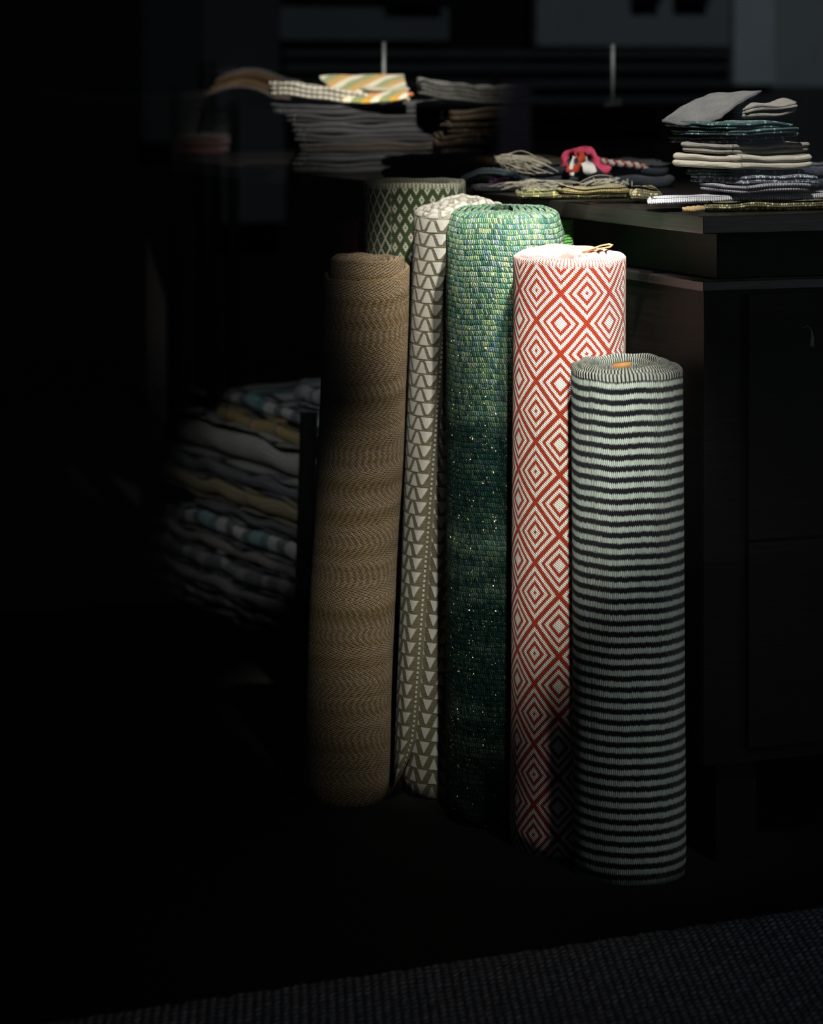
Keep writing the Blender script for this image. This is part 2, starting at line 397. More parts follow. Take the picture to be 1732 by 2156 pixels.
# ------------------------------------------------------------------ folded cloth mesh
def slab(name, corner, a, b, T, mat, n=2, sag=None, top=None, rc=.02, wrinkle=.002, depth=.35, seed=0, dome=0.0, uvk=1.0, parent=None, skew=None, wf=1.0):
    """Folded textile: plan rectangle corner + s*a + t*b (a, b horizontal vectors), thickness T, n layers showing at its sides.
    sag(s,t) lifts both faces, top(s,t) swells only the upper one."""
    rnd = random.Random(seed*31+n); ph = [rnd.random()*6.28 for _ in range(8)]
    corner = Vector(corner); a = Vector(a); b = Vector(b); la, lb = a.length, b.length
    an, bn = a.normalized(), b.normalized()
    rc = min(rc, la*.45, lb*.45)
    out = []                                 # outline (x,y) in metres within la x lb, with outward normal
    def seg(p, q, k, nrm):
        for i in range(k): out.append((p[0]+(q[0]-p[0])*i/k, p[1]+(q[1]-p[1])*i/k, nrm[0], nrm[1]))
    def arc(cx, cy, a0, k=6):
        for i in range(k):
            t = a0+PI/2*i/k; out.append((cx+rc*math.cos(t), cy+rc*math.sin(t), math.cos(t), math.sin(t)))
    ka, kb = max(6, int(la/.012)), max(5, int(lb/.016))
    ka, kb = min(ka, 44), min(kb, 30)
    seg((rc, 0), (la-rc, 0), ka, (0, -1)); arc(la-rc, rc, -PI/2)
    seg((la, rc), (la, lb-rc), kb, (1, 0)); arc(la-rc, lb-rc, 0)
    seg((la-rc, lb), (rc, lb), ka, (0, 1)); arc(rc, lb-rc, PI/2)
    seg((0, lb-rc), (0, rc), kb, (-1, 0)); arc(rc, rc, PI)
    m = len(out); per = [0]
    for i in range(m-1): per.append(per[-1]+math.hypot(out[i+1][0]-out[i][0], out[i+1][1]-out[i][1]))
    tl = T/n; rings = []
    q = 6
    for L in range(n):
        jit = (rnd.random()-.5)*tl*1.1
        for i in range(q+1):
            t = i/q*PI; ins = tl*depth*2*(1-math.sin(t))+max(0, jit)
            rings.append((ins, L*tl+tl*(1-math.cos(t))/2))
    half = min(la, lb)/2
    ins_t = [x for x in (.006, .014, .03, .06, .1) if x < half*.85]
    rings = [(i_, 0.0) for i_ in reversed(ins_t)]+rings+[(i_, T) for i_ in ins_t]
    verts, uvs, faces = [], [], []
    def place(x, y, z, f):
        s, t = x/la, y/lb
        dz = (sag(s, t) if sag else 0.0)
        if top: dz += top(s, t)*z/T
        inner = min(x, la-x, y, lb-y)/half
        dz += dome*max(0, min(1, inner*1.3))**.6*z/T
        k = z/T
        dz += wrinkle*(math.sin((x*55+y*23)*wf+ph[0])+.7*math.sin((x*97-y*40)*wf+ph[1])+.5*math.sin(y*120*wf+ph[2]))*(.35+.65*k)
        p = corner+an*x+bn*y+Vector((0, 0, z+dz))
        if skew: p += Vector(skew)*k
        return p
    for (ins, z) in rings:
        for i, (x, y, nx, ny) in enumerate(out):
            wv = wrinkle*.8*math.sin(per[i]*70*wf+ph[3]+z*300*wf)
            xx = x-nx*(ins+wv); yy = y-ny*(ins+wv)
            xx = min(max(xx, la*.5-la*.5), la); yy = min(max(yy, 0), lb)
            if ins > rc:                       # keep inner rings from crossing
                xx = min(max(xx, ins), la-ins); yy = min(max(yy, ins), lb-ins)
            verts.append(place(xx, yy, z, 0))
            if z >= T and ins in ins_t or z <= 0 and ins in ins_t: uvs.append((xx*uvk, (T+yy)*uvk))
            else: uvs.append((per[i]*uvk, z*uvk))
    for r in range(len(rings)-1):
        for i in range(m):
            j = (i+1) % m; faces.append((r*m+i, r*m+j, (r+1)*m+j, (r+1)*m+i))
    c0 = len(verts)
    # fill interior with a grid-like fan towards the middle line
    for (r, z) in ((0, 0.0), (len(rings)-1, T)):
        mid = len(verts); K = 8
        for i in range(K+1):
            x = la*(.5 if la < lb else 0)+(0 if la < lb else half+(la-2*half)*i/K) if la >= lb else la/2
            y = lb/2 if la >= lb else half+(lb-2*half)*i/K
            verts.append(place(x, y, z, 0)); uvs.append((x*uvk, (T+y)*uvk))
        def near(i):
            x, y = out[i][0], out[i][1]
            t = ((x-half)/(la-2*half) if la > lb+1e-6 else (y-half)/(lb-2*half) if lb > la+1e-6 else 0)
            return int(round(min(1, max(0, t))*K))
        for i in range(m):
            j = (i+1) % m; a1, b1 = near(i), near(j)
            f = [r*m+i, r*m+j, mid+b1] + ([mid+a1] if a1 != b1 else [])
            if abs(a1-b1) > 1:
                st = 1 if b1 > a1 else -1
                f = [r*m+i, r*m+j]+[mid+k for k in range(b1, a1-st, -st)]
            faces.append(tuple(f) if r else tuple(f[::-1]))
    return mesh(name, verts, faces, mat, parent, uvs, loc=corner)

def wisps(n, A, B, d0, d1, r, mat, name, parent, seed, sag=8, bow=14):
    """loose threads from image box A to image box B (x0,y0,x1,y1), between depths d0 and d1, drooping over what is in front"""
    rnd = random.Random(seed); parts = []
    for i in range(n):
        d = rnd.uniform(d0, d1); x0, y0 = rnd.uniform(A[0], A[2]), rnd.uniform(A[1], A[3]); x1, y1 = rnd.uniform(B[0], B[2]), rnd.uniform(B[1], B[3])
        b1, b2, b3 = rnd.uniform(-bow, bow), rnd.uniform(-bow, bow), rnd.uniform(.4, 1.0); sg = rnd.uniform(.2, 1)*sag; ph = rnd.random()*6.28
        dd = rnd.uniform(-.02, .02); pts = []
        for k in range(15):
            t = k/14*b3; w_ = math.sin(t*PI)
            x = x0+(x1-x0)*t+b2*.5*math.sin(t*PI*2+ph)*t; y = y0+(y1-y0)*t+b1*w_-sg*w_*0+b2*.35*math.sin(t*7+ph)*t+sg*t*t
            pts.append(px(x, y, d+dd*t))
        parts.append(tube_geo(pts, r*rnd.uniform(.7, 1.2), 5))
    v, f = join(parts); o = mesh(name, [x-Vector(parent.location) for x in v], f, mat, parent); o['kind'] = 'stuff'; return o
def threads(start_a, start_b, n, direction, length, spread, mat, name, parent, zfloor, r=.0007, curl=.5, seed=1, up=0.0):
    rnd = random.Random(seed); parts = []
    a, b = Vector(start_a), Vector(start_b); d = Vector(direction).normalized()
    for i in range(n):
        p = a.lerp(b, rnd.random())+Vector((0, 0, rnd.random()*.006))
        ang = rnd.uniform(-spread, spread); dd = Matrix.Rotation(ang, 3, 'Z') @ d
        dd.z += rnd.uniform(-.3*up, up); L = length*rnd.uniform(.55, 1.15); pts = [p.copy()]; k = 9
        w = rnd.uniform(-curl, curl)
        for j in range(k):
            dd = Matrix.Rotation(w*.35+rnd.uniform(-.25, .25), 3, 'Z') @ dd; dd.z -= .07+up*.12
            p = p+dd.normalized()*L/k
            if p.z < zfloor+r: p.z = zfloor+r+rnd.random()*.002; dd.z = max(dd.z, 0)
            pts.append(p.copy())
        parts.append(tube_geo(pts, r, 4))
    v, f = join(parts); return mesh(name, v, f, mat, parent) if not parent else mesh(name, [x-Vector(parent.location) for x in v], f, mat, parent)

#=============================================================== SETTING
m_floor = wood('dark_floorboards', (.007, .0056, .0048), .9); m_floor.node_tree.nodes['Principled BSDF'].inputs['Specular IOR Level'].default_value = .25
m_black = plain('black_plaster', (.012, .013, .015), .9, .2)
m_frame = plain('black_window_frame', (.02, .02, .022), .4, .4)
def struct(o): o['kind'] = 'structure'; return o
XL, XR, YB = -1.55, 3.4, 7.2               # room extents measured along U, U, V from G0
def P(u, v, z=0): return G0+U*u+V*v+Vector((0, 0, z))
struct(box('floor', P(XL, 0, -.1), U*(XR-XL), V*YB, (0, 0, .1), m_floor))
struct(box('ceiling', P(XL-.1, -.2, 2.7), U*(XR-XL+.2), V*(YB+.4), (0, 0, .1), m_black))
struct(box('wall_left', P(XL-.1, -.1, -.1), U*.1, V*(YB+.2), (0, 0, 2.8), m_black))
struct(box('wall_right', P(XR, -.1, -.1), U*.1, V*(YB+.2), (0, 0, 2.8), m_black))
struct(box('wall_back', P(XL, YB, -.1), U*(XR-XL), V*.1, (0, 0, 2.8), m_black))
OL, OR, OT = -.50, 2.2, 1.75               # window opening
struct(box('wall_front', P(XL, -.12, -.1), U*(OL-XL), V*.12, (0, 0, 2.8), m_black))
struct(box('wall_street', P(OR, -.12, -.1), U*(XR-OR), V*.12, (0, 0, 2.8), m_black))
struct(box('trim_1', P(OL, -.12, OT), U*(OR-OL), V*.12, (0, 0, 2.7-OT), m_black))
struct(box('trim_2', P(OL, -.12, -.1), U*(OR-OL), V*.12, (0, 0, .11), m_frame))
win = empty('window_1', P(OL, -.06, .01)); win['kind'] = 'structure'
def glass(name, refl):
    m = bpy.data.materials.new(name); m.use_nodes = True; nt = m.node_tree; nt.nodes.clear()
    o = nt.nodes.new('ShaderNodeOutputMaterial'); t = nt.nodes.new('ShaderNodeBsdfTransparent'); g = nt.nodes.new('ShaderNodeBsdfGlossy')
    g.inputs['Roughness'].default_value = 0; x = nt.nodes.new('ShaderNodeMixShader'); lw = nt.nodes.new('ShaderNodeFresnel'); lw.inputs[0].default_value = 1.5
    mu = nt.nodes.new('ShaderNodeMath'); mu.operation = 'MULTIPLY'; mu.inputs[1].default_value = refl
    nt.links.new(lw.outputs[0], mu.inputs[0]); nt.links.new(mu.outputs[0], x.inputs[0])
    nt.links.new(t.outputs[0], x.inputs[1]); nt.links.new(g.outputs[0], x.inputs[2]); nt.links.new(x.outputs[0], o.inputs[0]); return m
m_glass = glass('window_glass', 1.9)
pane_v = [P(OL, -.06, .01), P(OR, -.06, .01), P(OR, -.06, OT), P(OL, -.06, OT)]
pn = mesh('glass_pane', [v-win.location for v in pane_v], [(0, 1, 2, 3)], m_glass, win, smooth=False)
fr = join([box_geo(P(OL, -.08, .01), U*.04, V*.04, (0, 0, OT-.01)), box_geo(P(OR-.04, -.08, .01), U*.04, V*.04, (0, 0, OT-.01)),
           box_geo(P(OL+.04, -.08, OT-.04), U*(OR-OL-.08), V*.04, (0, 0, .04)), box_geo(P(OL+.04, -.08, .01), U*(OR-OL-.08), V*.04, (0, 0, .03))])
mesh('window_frame', [Vector(v)-win.location for v in fr[0]], fr[1], m_frame, win, smooth=False)

# street and the facade opposite (seen mirrored in the shop glass)
m_street = plain('asphalt', (.004, .0045, .005), .9, .05, .3, 8)
struct(box('trim_3', P(-14, -11.5, -.3), U*32, V*11.38, (0, 0, .15), m_street))['label'] = 'dark street in front of the shop'
FD = 9.0
def mir(p):
    p = Vector(p); n = Vector((N.x, N.y, 0)); return p-2*((p-(G0+V*-.06)).dot(n))*n
def vpt(x, y, D):                            # virtual point behind the glass at distance D from it -> its real place in the street
    dx = (x-866)/F; g = G0+V*-.06
    s = (D+g.dot(V))/(dx*V.x+V.y)
    return mir((dx*s, s, H-(y-HY)/F*s))
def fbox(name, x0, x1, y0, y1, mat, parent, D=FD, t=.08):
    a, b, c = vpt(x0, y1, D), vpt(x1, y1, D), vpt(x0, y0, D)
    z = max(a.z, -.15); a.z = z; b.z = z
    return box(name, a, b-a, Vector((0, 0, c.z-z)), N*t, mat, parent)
def fm(name, k, tint=(.80, .93, 1.0)): return bpy.data.materials.get(name) or plain(name, tuple(k*t for t in tint), .9, .1, .12, 3)
fac = empty('building', mir(G0+V*FD), label='grey building across the street, mirrored faintly in the upper part of the shop glass', cat='building')
FW = fm('facade_dark_render', .0035)
fbox('wall', -1400, 2000, -2400, 900, FW, fac, FD+.2, .12)
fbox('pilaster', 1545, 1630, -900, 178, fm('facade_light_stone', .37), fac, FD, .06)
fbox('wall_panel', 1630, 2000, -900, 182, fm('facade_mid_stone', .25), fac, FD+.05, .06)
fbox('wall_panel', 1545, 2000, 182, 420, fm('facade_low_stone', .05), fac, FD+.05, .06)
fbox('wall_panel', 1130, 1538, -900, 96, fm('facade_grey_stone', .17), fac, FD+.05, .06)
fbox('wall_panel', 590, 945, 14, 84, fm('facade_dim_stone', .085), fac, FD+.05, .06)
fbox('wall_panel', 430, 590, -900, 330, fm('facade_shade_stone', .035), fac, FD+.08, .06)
fbox('wall_panel', 300, 430, -900, 300, fm('facade_fade_stone_b', .018), fac, FD+.08, .06)  # stone darkened in steps leftwards, so the mirrored wall fades out
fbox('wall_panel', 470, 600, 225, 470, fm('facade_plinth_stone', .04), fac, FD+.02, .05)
fbox('violet_haze', 1050, 1118, 170, 335, fm('facade_violet_haze', .035, (1.0, .85, 1.25)), fac, FD-.1, .08)  # violet box added for the purple haze mirrored in the glass
fbox('bounce_wing', 2010, 9500, -4200, 600, plain('facade_white_bounce', (.80, .84, .86), .9, .1, .05, 2), fac, FD+.2, .12)  # unseen white wall added to bounce light into the shop from the right
mwf = fm('facade_window_frame', .34); mwd = plain('facade_window_dark', (.006, .006, .008), .2, .3)
for (x0, x1) in ((1335, 1392), (1425, 1495)):
    fbox('window_pane', x0, x1, -160, 8, mwd, fac, FD-.012, .005)
fbox('window_pane', 815, 935, -300, 12, mwd, fac, FD-.012, .005)
for i, y in enumerate((104, 134, 170, 206)):
    fbox('louvre', 600, 1538, y, y+15, fm('facade_louvre', .045), fac, FD-.02, .05)
bm_ = plain('bollard_black', (.004, .004, .005), .6, .2)
for (x, wd, y0) in ((436, 36, 130), (370, 18, 175), (490, 24, 215)):
    D = 6.5; a = vpt(x-wd/2, 900, D); b = vpt(x+wd/2, y0, D); r = (Vector((a.x, a.y, 0))-Vector((b.x, b.y, 0))).length/2
    c = (a+b)/2; v, f = tube_geo([(c.x, c.y, -.15), (c.x, c.y, b.z-.02), (c.x, c.y, b.z)], r, 16, lambda t: 1 if t < .9 else .8)
    o = mesh('street_bollard', v, f, bm_, loc=(c.x, c.y, -.15))
    tag(o, {36: 'widest black street post, mirrored dark in the glass left of the striped cloths', 18: 'thin black street post, leftmost dark upright mirrored in the glass', 24: 'medium black street post, rightmost dark upright mirrored in the glass'}[wd], 'post')

# ------------------------------------------------------------------ foreground rug
m = Mat('charcoal_braid', .95, .2, .1); u, v = m.uv()
row = v/.013; fr_ = (row.frac()-.5).abs()*2; s = (u/.011+row.floor()*.5+row.frac()*.8); fs = (s.frac()-.5).abs()*2
h = (1-fr_*fr_)*(1-fs*fs)
m.color(m.scale(m.ramp(m.white(s.floor(), row.floor(), 0.0)*.6+m.noise(m.vec(u, v, 0.0), 25, 3)*.4, [(.2, (.42, .45, .52)), (.8, (.66, .69, .80))]), h*.8+.35)); m.bump(h, .006)
e0 = pxt(0, 2150, .012); e1 = pxt(1732, 1893, .012); ed = (e1-e0).normalized(); en = Vector((ed.y, -ed.x, 0))
e0 = e0-ed*.35; L = 2.0; W = .62; vs, fs_, uvs = [], [], []
nx, ny = 240, 40
rn = random.Random(3)
jag = [rn.uniform(-.004, .004)+.003*math.sin(i*1.9) for i in range(nx+1)]
for i in range(nx+1):
    for j in range(ny+1):
        t = j/ny; off = W*t+(jag[i] if j == 0 else 0)
        z = .011*(1-(1-min(1, j/3))**2)+.0012*math.sin(i*.9+j*2)
        if j == 0: z = .001
        p = e0+ed*(L*i/nx)+en*off; p.z = z+.001; vs.append(p); uvs.append((L*i/nx, W*t))
for i in range(nx):
    for j in range(ny): a = i*(ny+1)+j; fs_.append((a, a+ny+1, a+ny+2, a+1))
o = mesh('floor_rug', vs, fs_[:], m.m, None, uvs, loc=(e0.x, e0.y, 0)); tag(o, 'charcoal braided rug lying on the dark floor along the bottom of the picture', 'rug')
sm = o.modifiers.new('thick', 'SOLIDIFY'); sm.thickness = .004; sm.offset = 1

#=============================================================== TABLE AND CHEST
m_wood = wood('espresso_wood', (.010, .008, .0075), .38)
m_wood2 = wood('espresso_wood_red', (.0060, .0040, .0035), .55); m_wood2.node_tree.nodes['Principled BSDF'].inputs['Specular IOR Level'].default_value = .15
TZ = .855; tc = pxt(1480, 455, TZ); tc.z = 0
def T_(u, v, z=0): return tc+U*u+V*v+Vector((0, 0, z))
tab = empty('display_table', T_(0, 0), label='long dark wooden display table carrying all the folded textiles behind the rolled rugs', cat='table')
box('tabletop', T_(0, 0, TZ-.0235), U*1.35, V*3.0, (0, 0, .0235), m_wood, tab, .0012)
box('apron', T_(.041, .041, .771), U*1.26, V*2.9, (0, 0, .0600), m_wood2, tab)
for v in (1.28, 2.75):
    box('leg', T_(.05, v, 0), U*.045, V*.045, (0, 0, .771), m_wood2, tab)
box('leg', T_(1.2, 2.75, 0), U*.045, V*.045, (0, 0, .771), m_wood2, tab)
ch = empty('chest', T_(0, 0), label='black wooden drawer chest under the near end of the display table', cat='chest')
box('chest_top', T_(0, 0, .757), U*1.3, V*.62, (0, 0, .0125), m_wood, ch, .001)
box('body', T_(.004, .006, .14), U*1.28, V*.60, (0, 0, .617), m_wood2, ch)
fp = lambda x: ((x-866)/F)
def on_front(x, y, off=0):                  # pixel -> point on the chest front plane
    dx = (x-866)/F; o = tc+V*(.006-off); s = o.dot(V)/(dx*V.x+V.y); return Vector((dx*s, s, H-(y-HY)/F*s))
pa, pb = on_front(1567, 1138), on_front(1800, 1138)
du0 = (pa-tc).dot(U); zg = pa.z
box('drawer', T_(du0, -.006, zg+.002), U*.55, V*.011, (0, 0, .750-zg), m_wood2, ch, .001)
box('drawer', T_(du0, -.006, .16), U*.55, V*.011, (0, 0, zg-.002-.16), m_wood2, ch, .001)
for (u_, v_) in ((.042, .045), (1.2, .045), (.03, .5)):
    box('foot', T_(u_, v_, 0), U*.06, V*.06, (0, 0, .14), m_wood2, ch)
# tassel on the drawer
m_th = plain('pale_thread', (.45, .44, .34), .9, .1)
tp = on_front(1688, 690, .012)
tas = empty('tassel', tp, label='small pale thread tassel hanging on the chest drawer front', cat='tassel')
pts = []
rn = random.Random(5)
for i in range(9):
    q = [Vector((0, 0, 0)), U*.008+Vector((0, 0, .002)), U*.014+Vector((0, 0, -.004))]
    for k in range(5): q.append(q[-1]+Vector((rn.uniform(-.0012, .0018), -.0003, -.0035-rn.random()*.001)))
    pts.append(tube_geo([x*1.0 for x in q], .0005, 4))
v, f = join(pts); mesh('threads', v, f, m_th, tas)

#=============================================================== ROLLED RUGS
def R_base(xc, d): return ((xc-866)/F*d, d)
# striped
b = R_base(1322, 3.72); hS = .6575
o = roll('rolled_rug', b, .0775, hS, rug_striped(), .0092, 5.6, 2.9, lean=(-.004, -.0), ztop=lambda t, a: -.004*math.cos(a)+(.0038*t if t < 2.2 else .0084-.006*(t-2.2)), shear=.008)
tag(o, 'front rolled rug with thin black and pale grey-green horizontal stripes', 'rug')
m_leather = plain('tan_leather', (.52, .27, .09), .6, .3)
def strip(name, pts, wv, mat, lab, cat, parent=None, thick=.0012):
    pts = [Vector(p) for p in pts]; wv = Vector(wv); vs, fs = [], []
    for i, p in enumerate(pts):
        t = (pts[min(i+1, len(pts)-1)]-pts[max(i-1, 0)]).normalized(); n = t.cross(wv).normalized()*thick/2
        ww = wv if not callable(wv) else wv
        vs += [p-wv/2-n, p+wv/2-n, p+wv/2+n, p-wv/2+n]
    for i in range(len(pts)-1):
        for k in range(4): a = i*4+k; b_ = i*4+(k+1) % 4; fs.append((a, b_, b_+4, a+4))
    fs.append((3, 2, 1, 0)); e = (len(pts)-1)*4; fs.append((e, e+1, e+2, e+3))
    loc = pts[0] if parent is None else Vector(parent.location)
    o = mesh(name, [v-loc for v in vs], fs, mat, parent); 
    if parent is None: o.location = loc; tag(o, lab, cat)
    else: o['label'] = lab
    return o
zc = hS-.008
strip('leather_label', [px(1308, 773, 3.705)+Vector((0, .004, -.012)), px(1308, 772, 3.705), px(1309, 767, 3.703), px(1309, 763, 3.71)], (.0235, -.003, 0.0030), m_leather, 'tan leather label', None, o, .0018)
# diamond
b = R_base(1188, 3.852); hR = H-(537-HY)/F*3.852
o2 = roll('rolled_rug', b, .0803, hR, rug_diamond(), .0088, 8, 2.75, lean=(.0045, .0), ztop=lambda t, a: -.0058*math.cos(a)+.0036*min(t, 2)-.0012*t)
tag(o2, 'rolled rug with orange-red and white concentric diamonds', 'rug')
zl = hR+.006
lp = [px(1226, 530, 3.87), px(1240, 526, 3.87), px(1262, 518, 3.86), px(1281, 514, 3.855), px(1289, 516, 3.855), px(1284, 520, 3.855), px(1264, 523, 3.86), px(1244, 527, 3.87), px(1228, 532, 3.87)]
strip('leather_loop', lp, (.002, .009, .0), plain('light_leather', (.75, .42, .18), .5, .3), 'tan leather hanging loop', None, o2, .002)
# green tweed
b = R_base(1060, 3.995); hG = H-(441-HY)/F*3.995
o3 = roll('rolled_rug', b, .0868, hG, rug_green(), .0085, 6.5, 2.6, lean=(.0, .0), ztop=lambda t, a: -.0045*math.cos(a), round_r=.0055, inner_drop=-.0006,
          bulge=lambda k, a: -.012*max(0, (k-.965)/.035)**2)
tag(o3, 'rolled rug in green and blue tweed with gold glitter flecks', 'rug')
# arrow
b = R_base(936, 4.135); hA = H-(440-HY)/F*4.135
Ra = .0775; 
o4 = roll('rolled_rug', b, Ra, hA, rug_arrow(2*PI*Ra-PI*.0125), .0125, 4.2, -.20, lean=(.030, .0), ztop=lambda t, a: -.006*math.cos(a)+(.004*t), shear=.052, from_edge=True,
          flap=(.50, .095, -.038, -.012), round_r=.0066, inner_drop=0)
tag(o4, 'rolled rug with white triangles on olive, its outer edge unrolling at the foot', 'rug')
# tan herringbone
b = R_base(722, 4.095); hB = .7705
def ztan(t, a):
    if t < 1.0: return -.0125-.0125*math.cos(a)+.005*math.sin(a)
    return .006-.003*math.cos(a)-.002*(t-1)
o5 = roll('rolled_rug', b, .0640, hB, rug_tan(), .0075, 5.4, 1.85, lean=(.034, .0), ztop=ztan, round_r=.0036, bulge=lambda k, a: .0014*math.sin(k*9+a)+.0004*math.sin(k*23))
tag(o5, 'plain tan herringbone rolled rug leaning at the left end of the group', 'rug')
# green/white lozenge, at the back
b = (.0165, 4.30); hC = .8767
o6 = roll('rolled_rug', b, .0826, hC, rug_gw(), .0080, 3.0, 1.1, lean=(-.010, 0), ztop=lambda t, a: -.002*math.cos(a), round_r=.0038)
tag(o6, 'tallest rolled rug, small white lozenges on moss green, standing at the back', 'rug')
# magenta
b = ((-.0745), 4.42)
o7 = roll('rolled_rug', b, .050, H-(462-HY)/F*4.42, rug_plain('crimson_weave', (.40, .022, .075), (.52, .035, .10)), .007, 4, 2.6)
tag(o7, 'dark crimson rolled rug mostly hidden behind the tan one', 'rug')
o8 = roll('rolled_rug', (.2095, 4.062), .0222, .8300, rug_plain('grass_green_weave', (.06, .24, .04), (.10, .33, .06)), .005, 3, 2.6)
tag(o8, 'slim bright grass-green rolled rug peeking out right of the tweed roll', 'rug')

#=============================================================== RIGHT STACK OF SQUARE CLOTHS
kz = lambda y, d: H-(y-HY)/F*d
def stack_item(name, xc, d, z0, T, al, la, lb, mat, n=2, **k):
    """square cloth with its near corner towards the camera: corner at pixel column xc, depth d; al = angle of its right edge."""
    c = Vector(((xc-866)/F*d, d, z0)); a = Vector((math.cos(al), math.sin(al), 0)); b_ = Vector((-math.sin(al), math.cos(al), 0))
    return slab(name, c, a*la, b_*lb, T, mat, n, **k)
GR = 'small cloths stacked on the right end of the table'
D0 = 3.79
fb = fabric
m_gold = fb('olive_gold_knit', [(.10, .09, .035), (.26, .23, .10)], .0036, .0036, speck=((.62, .55, .30), .72), bump=.0025, soft=.5)
m_lgrey = fb('light_grey_knit', [(.36, .36, .40), (.52, .52, .54)], .0070, .0034, bump=.002, soft=.5)
m_lilac = fb('lilac_grey_knit', [(.20, .19, .22), (.30, .28, .32)], .0060, .0045, bump=.002, soft=.5)
m_bgrey = fb('blue_grey_speckle', [(.06, .08, .10), (.14, .15, .19)], .0034, .0034, speck=((.42, .44, .48), .62), bump=.0015, soft=.5)
m_teal = fb('dark_teal_denim', [(.010, .040, .042), (.022, .065, .065)], .0040, .0040, speck=((.12, .26, .24), .86))
m_beige = fb('beige_felt', [(.38, .35, .28), (.52, .48, .39)], .0018, .0018, soft=.15, bump=.0006)
m_gbeige = fb('grey_beige_felt', [(.17, .155, .135), (.25, .235, .20)], .0022, .0022, soft=.25, bump=.0008)
m_navy = fb('navy_denim', [(.016, .022, .036), (.030, .038, .055)], .0030, .0030, speck=((.30, .32, .36), .94))
m_grey = fb('worn_grey_denim', [(.03, .034, .045), (.095, .092, .09), (.14, .137, .12)], .0016, .0016, soft=.35, bump=.0008, patch=22)
def zq(y): return kz(y, D0)
zs = TZ+.001
# gold knit at the bottom, fold facing front
o = slab('folded_cloth', pxt(1484, 447, zs), U*.30, VB*.13, .0125, m_gold, 1, rc=.012, wrinkle=.0012, seed=3, depth=.5)
tag(o, 'olive and gold knitted cloth lying on the tabletop at the right, lowest of the stack', 'cloth', GR)
# gold tassels left of it
gt = []
rn = random.Random(4)
for i in range(4):
    p0 = pxt(1481-i*1.0, 439, zs+.006)+V*(.004*i); pts = [p0+U*.0]
    for k in range(9): pts.append(pts[-1]-U*.0024+Vector((0, 0, -.0002))+V*rn.uniform(-.0005, .0005))
    gt.append(tube_geo(pts, .0042, 8, lambda t: .55+.45*abs(math.cos(t*9))))
v, f = join(gt); mesh('braid_end', [x-o.location for x in v], f, fb('gold_braid', [(.30, .20, .08), (.55, .42, .2)]), o)
z1 = zs+.0135
o = slab('folded_cloth', pxt(1362, 428.5, z1-.002), U*.30, Vector((.08, 1, 0))*.10, .0092, m_lgrey, 1, rc=.007, wrinkle=.0006, seed=4, depth=.5,
         sag=lambda s, t: -.004*max(0, 1-s*2.2))
tag(o, 'pale grey knitted cloth whose left end sticks out beyond the stack', 'cloth', GR)
z2 = z1+.0098
A45 = math.radians(47)
items = [  # label, corner column, height px, angle, left column, right column, material, layers
    ('lilac-grey ribbed cloth directly on the pale grey knit', 1560, 18, .50, 1462, 1716, m_lilac, 2),
    ('blue-grey speckled cloth under the dark green one', 1565, 18, .55, 1446, 1730, m_bgrey, 2),
    ('dark bottle-green cloth below the thick cream one', 1560, 13, .60, 1436, 1702, m_teal, 2),
    ('thick cream felt cloth in the middle of the stack, the palest', 1550, 31, .62, 1407, 1718, m_beige, 2),
    ('grey-beige felt cloth just above the thick cream one', 1532, 22, .60, 1424, 1713, m_gbeige, 2),
    ('navy cloth with pale edge stitching above the grey-beige one', 1556, 17, .62, 1398, 1690, m_navy, 2),
    ('dark teal cloth with a lighter seam, second teal one from the top', 1560, 12, .60, 1405, 1688, m_teal, 2),
    ('upper dark teal cloth right below the loose grey ones', 1540, 15, .60, 1386, 1676, m_teal, 2),
]
def reach(xc, d, dx, dy, xt):              # length along (dx,dy) from the corner until image column xt
    X = (xc-866)/F*d; t = (xt-866)/F; return (t*d-X)/(dx-t*dy)
z = z2; k = 0
for (lab, xc, hp, al, xl_, xr_, mt, n) in items:
    T = hp*D0/F; dd = D0+.008*(k % 3)
    lr = reach(xc, dd, math.cos(al), math.sin(al), xr_); ll = reach(xc, dd, -math.sin(al), math.cos(al), xl_)
    o = stack_item('folded_cloth', xc, dd, z, T*.97, al, lr, ll, mt, n, seed=10+k, rc=.012, wrinkle=.0009, depth=.32,
                   sag=lambda s, t, q=k: .0025*math.sin(s*3.1+q)*s+.0018*t*math.cos(q*1.7))
    tag(o, lab, 'cloth', GR); z += T+.0004; k += 1
# loose ones on top
zt = z
o = stack_item('folded_cloth', 1562, D0+.13, zt, .0070, .55, .108, .05, m_gbeige, 1, seed=31, rc=.010, sag=lambda s, t: .009*s*s+.002)
tag(o, 'small grey-brown cloth poking out at the upper right of the stack, lower of two', 'cloth', GR)
o = stack_item('folded_cloth', 1558, D0+.13, zt+.0085, .0080, .55, .110, .05, m_gbeige, 2, seed=32, rc=.012, sag=lambda s, t: .010*s+.002*t)
tag(o, 'small grey-brown cloth poking out right under the topmost bent one', 'cloth', GR)
